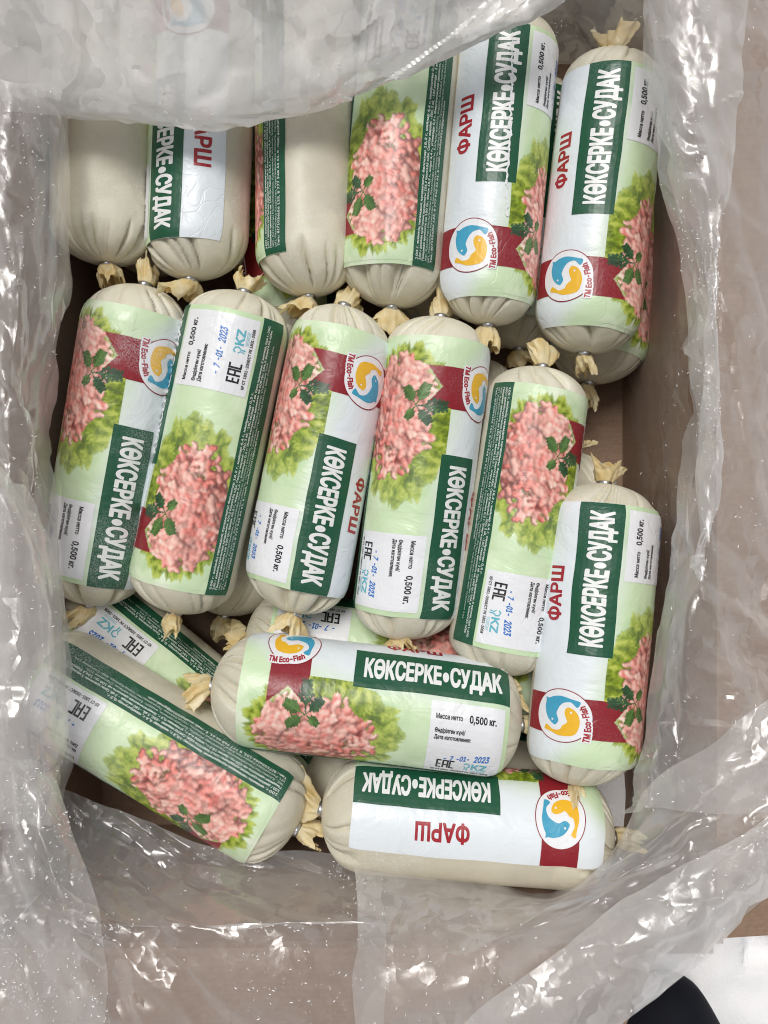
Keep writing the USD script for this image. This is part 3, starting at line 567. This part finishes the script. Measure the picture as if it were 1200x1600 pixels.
film('turned_sheet', [[(1014+d, y, .165), (1046+d, y, .188), (1098+d*.5, y, .194), (1150+e, y, .190-g_)] for y, d, e, g_ in ((-120, 0, 30, 0), (60, 2, 10, 0), (200, 6, -6, 0), (330, 30, -20, 0), (460, 46, -40, 0), (620, 58, -48, .002), (740, 62, -54, .008))] + [[(1090, 850, .176), (1093, 850, .179), (1096, 850, .180), (1099, 850, .178)], [(1098, 900, .170), (1099, 900, .171), (1100, 900, .171), (1101, 900, .170)]],
     FILM_SOFT, [(.040, .0055, 2.4, R_(85)), (.017, .0019, 1.5, R_(50)), (.009, .0006, 1.2, .3)], 4, frost=.5)
# far side: film behind the far right pack
film('lining_sheet', [[(840, y, z), (900, y-8, z-.012), (960, y+6, z), (1015, y, z+.012), (1060, y-5, z+.03)] for y, z in ((-160, .17), (-60, .150), (40, .115), (110, .075))],
     FILM_CLEAR, [(.030, .004, 2.0, R_(40)), (.012, .0016, 1.4, R_(-30))], 5, frost=.15)
# the milky fold lying over the far row
film('turned_fold', [[(-120, -170, .215), (100, -170, .215), (300, -170, .212), (500, -170, .21), (700, -170, .208), (850, -170, .205), (1010, -170, .20)],
                     [(-110, -40, .200), (90, -30, .196), (300, -40, .192), (500, -40, .190), (690, -60, .188), (840, -80, .188), (960, -110, .19)],
                     [(-90, 60, .185), (90, 75, .178), (290, 80, .172), (480, 70, .170), (650, 30, .170), (790, -20, .172), (920, -60, .18)],
                     [(-60, 125, .172), (90, 150, .164), (285, 165, .158), (470, 145, .156), (610, 90, .158), (745, 48, .162), (890, -20, .17)],
                     [(-40, 160, .160), (95, 188, .150), (285, 200, .146), (470, 186, .145), (590, 130, .146), (720, 80, .150), (885, 0, .158)]],
     FILM_DOUBLE, [(0.057, 0.0062, 1.8, R_(20)), (0.029, 0.0021, 1.6, R_(-35)), (0.013, 0.0005, 1.2, R_(60))], 6, frost=.35, edge=.003, ridge=1.7)
# left: film hanging over the rim into the box
film('lining_sheet', [[(-160, y, .168), (-60, y, .178), (8, y+5, .186), (45+d*.5, y, .180), (78+d, y, .160), (96+d, y, .125)]
     for y, d in ((120, 2), (190, 14), (300, 18), (430, 12), (560, -10), (680, -20), (780, -14), (880, 0), (1000, 18), (1100, 24), (1200, 20), (1290, -6))],
     FILM_SOFT, [(0.046, 0.0057, 3.2, R_(90)), (0.022, 0.0016, 1.8, R_(75)), (0.010, 0.0004, 1.2, .5)], 7, frost=.6)
film('turned_sheet', [[(-140, y-(150 if y < 770 else 0), .182), (-60, y-(100 if y < 770 else 0), .194), (8+d, y-(50 if y < 770 else 0), .197), (46+d, y-(15 if y < 770 else 0), .186), (70+d, y, .160)] for y, d in ((760, -30), (860, 2), (960, 22), (1060, 30), (1150, 32))] + [[(-140, 1225, .180), (-60, 1225, .184), (35, 1225, .180), (70, 1225, .168), (94, 1225, .150)], [(-140, 1290, .172), (-60, 1290, .172), (25, 1290, .164), (60, 1290, .150), (84, 1290, .140)]],
     FILM_MILKY, [(0.034, 0.0047, 3.0, R_(88)), (0.016, 0.0012, 1.6, R_(70)), (0.008, 0.0003, 1.2, .5)], 8, frost=.3)
# near left corner: long folds running down over the flap
film('turned_sheet', [[(-140, 1180, .18), (-50, 1180, .19), (20, 1190, .188), (60, 1195, .176), (96, 1205, .158)],
                      [(-140, 1300, .18), (-50, 1300, .192), (25, 1300, .186), (75, 1300, .192), (118, 1300, .176)],
                      [(-140, 1420, .18), (-40, 1420, .186), (40, 1420, .194), (100, 1420, .184), (152, 1425, .180)],
                      [(-140, 1530, .18), (-30, 1530, .186), (50, 1530, .190), (110, 1535, .184), (168, 1540, .180)],
                      [(-140, 1700, .18), (-30, 1700, .186), (40, 1700, .188), (105, 1700, .182), (160, 1700, .178)]],
     FILM_SOFT, [(0.037, 0.0052, 3.4, R_(80)), (0.017, 0.0014, 1.8, R_(70)), (0.009, 0.0004, 1.2, .3)], 9, frost=.7)
film('lining_sheet', [[(-30, 1240, .16), (60, 1225, .135), (110, 1235, .120), (220, 1284, .128), (330, 1322, .128), (480, 1332, .120), (600, 1352, .115)],
                      [(-40, 1290, .17), (40, 1290, .155), (110, 1300, .135), (220, 1325, .132), (330, 1350, .130), (480, 1365, .125), (600, 1385, .120)],
                      [(-60, 1370, .178), (30, 1370, .172), (110, 1380, .158), (220, 1385, .150), (330, 1395, .150), (480, 1405, .150), (600, 1415, .148)],
                      [(-80, 1445, .186), (20, 1445, .185), (110, 1445, .184), (220, 1445, .182), (330, 1447, .182), (480, 1445, .182), (600, 1445, .181)],
                      [(-80, 1540, .186), (20, 1540, .184), (110, 1540, .182), (220, 1540, .182), (330, 1540, .182), (480, 1540, .182), (600, 1540, .180)],
                      [(-80, 1720, .172), (20, 1720, .172), (110, 1720, .172), (220, 1720, .172), (330, 1720, .172), (480, 1720, .172), (600, 1720, .172)]],
     FILM_CLEAR, [(0.057, 0.0040, 2.2, R_(30)), (0.026, 0.0012, 1.8, R_(-40)), (0.013, 0.0003, 1.3, .7)], 10, frost=.9, ridge=1.6)
# near right: overlapping bands drawn diagonally over the corner
film('turned_sheet', [[(556, 1340, .128), (700, 1366, .124), (830, 1388, .118), (935, 1345, .130), (1030, 1215, .165), (1150, 1130, .186), (1290, 1040, .19)],
                      [(557, 1420, .160), (700, 1430, .160), (850, 1420, .160), (985, 1345, .178), (1090, 1255, .190), (1190, 1195, .195), (1300, 1130, .19)],
                      [(558, 1500, .180), (700, 1490, .178), (860, 1440, .192), (1000, 1375, .186), (1110, 1300, .190), (1210, 1235, .186), (1310, 1180, .18)],
                      [(560, 1610, .178), (720, 1545, .190), (880, 1478, .180), (1030, 1408, .196), (1130, 1338, .182), (1225, 1275, .194), (1320, 1220, .18)],
                      [(600, 1720, .176), (760, 1650, .180), (910, 1570, .194), (1050, 1465, .184), (1150, 1385, .196), (1235, 1320, .182), (1330, 1260, .18)],
                      [(690, 1795, .176), (842, 1705, .178), (966, 1606, .176), (1076, 1514, .174), (1164, 1434, .176), (1245, 1360, .17), (1340, 1290, .17)]],
     FILM_BAND, [(0.046, 0.0047, 3.6, R_(8)), (0.022, 0.0015, 2.0, R_(-14)), (0.010, 0.0004, 1.2, .6)], 11, frost=.25)
film('turned_fold', [[(690, 1640, .184), (850, 1500, .192), (1000, 1410, .196), (1110, 1330, .198), (1230, 1250, .196)],
                     [(760, 1690, .190), (900, 1560, .200), (1040, 1450, .204), (1140, 1372, .202), (1250, 1295, .196)],
                     [(852, 1714, .184), (963, 1608, .188), (1073, 1511, .188), (1160, 1431, .186), (1270, 1350, .18)]],
     FILM_BAND, [(0.030, 0.0034, 4.0, R_(2)), (0.014, 0.0010, 1.8, R_(-20)), (0.008, 0.0003, 1.2, .6)], 12, frost=.1)

# ------------------------------------------------------------------ ice grains on the film
tet = np.array([[-1, 0, 0], [1, .1, .05], [0, .5, .1], [0, -.2, .75]], float); tf = np.array([[0, 2, 1], [0, 1, 3], [1, 2, 3], [2, 0, 3]])
g = np.random.default_rng(77); V, F, c = [], [], 0
for P, N, dens, sd_ in FROST:
    m = fbm(P*np.array([22, 22, 22]) + sd_, 3, sd_); w = np.clip(m-.47, 0, 1)**1.6 + .0022
    kk = g.choice(len(P), int(620*dens), p=w/w.sum())
    for i in kk:
        p = P[i] + g.normal(0, .0010, 3)*np.array([1, 1, .1]); p[2] += .0009
        if abs(p[0]) > .30 or abs(p[1]) > .40: continue
        ln = g.uniform(.0003, .0011); a = g.uniform(0, 2*np.pi); ca, sa = math.cos(a), math.sin(a)
        s = tet*np.array([ln, .00055, .0005]); s = np.stack([s[:, 0]*ca-s[:, 1]*sa, s[:, 0]*sa+s[:, 1]*ca, s[:, 2]], 1)
        V.append(s+p); F.append(tf+c); c += 4
tag(stage.GetPrimAtPath(obj('ice_grains', np.vstack(V), np.vstack(F), ICE, smooth=False)), 'tiny white ice grains scattered over the plastic film', 'frost', kind='stuff')

# ------------------------------------------------------------------ the photographer's foot on the snow
pr = thing('person', 'person in dark navy trousers and boot standing on the snow beside the box corner', 'person')
import manifold3d as m3
def hulls(joints, bones, fine=.008):
    def ball(p, r): return m3.Manifold.sphere(r, 24).translate(tuple(map(float, p)))
    b = [m3.Manifold.batch_hull([ball(*joints[i]) for i in s]) for s in bones]
    m = b[0]
    for x in b[1:]: m = m + x
    m = m.refine_to_length(fine).to_mesh(); t = trimesh.Trimesh(m.vert_properties[:, :3], m.tri_verts)
    trimesh.smoothing.filter_taubin(t, iterations=12); return t
tx, ty = at(1044, 1604, .06)[:2]
J = {'toe': ((tx+.004, ty-.004, .045), .029), 'toe2': ((tx+.013, ty-.022, .045), .030), 'ball': ((tx-.006, ty-.05, .050), .046), 'instep': ((tx, ty-.13, .075), .048), 'heel': ((tx, ty-.20, .048), .042), 'ankle': ((tx, ty-.19, .14), .052)}
bt = hulls(J, [('toe', 'toe2', 'ball', 'instep'), ('instep', 'ball', 'heel', 'ankle')])
obj('boot', bt.vertices, bt.faces, CLOTH, pr)
J2 = {'hem': ((tx, ty-.19, .13), .066), 'calf': ((tx, ty-.21, .32), .072), 'knee': ((tx-.01, ty-.18, .52), .07), 'hip': ((tx-.02, ty-.24, .95), .10)}
tr = hulls(J2, [('hem', 'calf'), ('calf', 'knee'), ('knee', 'hip')], .02)
obj('trouser_leg', tr.vertices, tr.faces, CLOTH, pr)

print('triangles', sum(len(UsdGeom.Mesh(p).GetFaceVertexCountsAttr().Get()) for p in stage.Traverse() if p.IsA(UsdGeom.Mesh)))
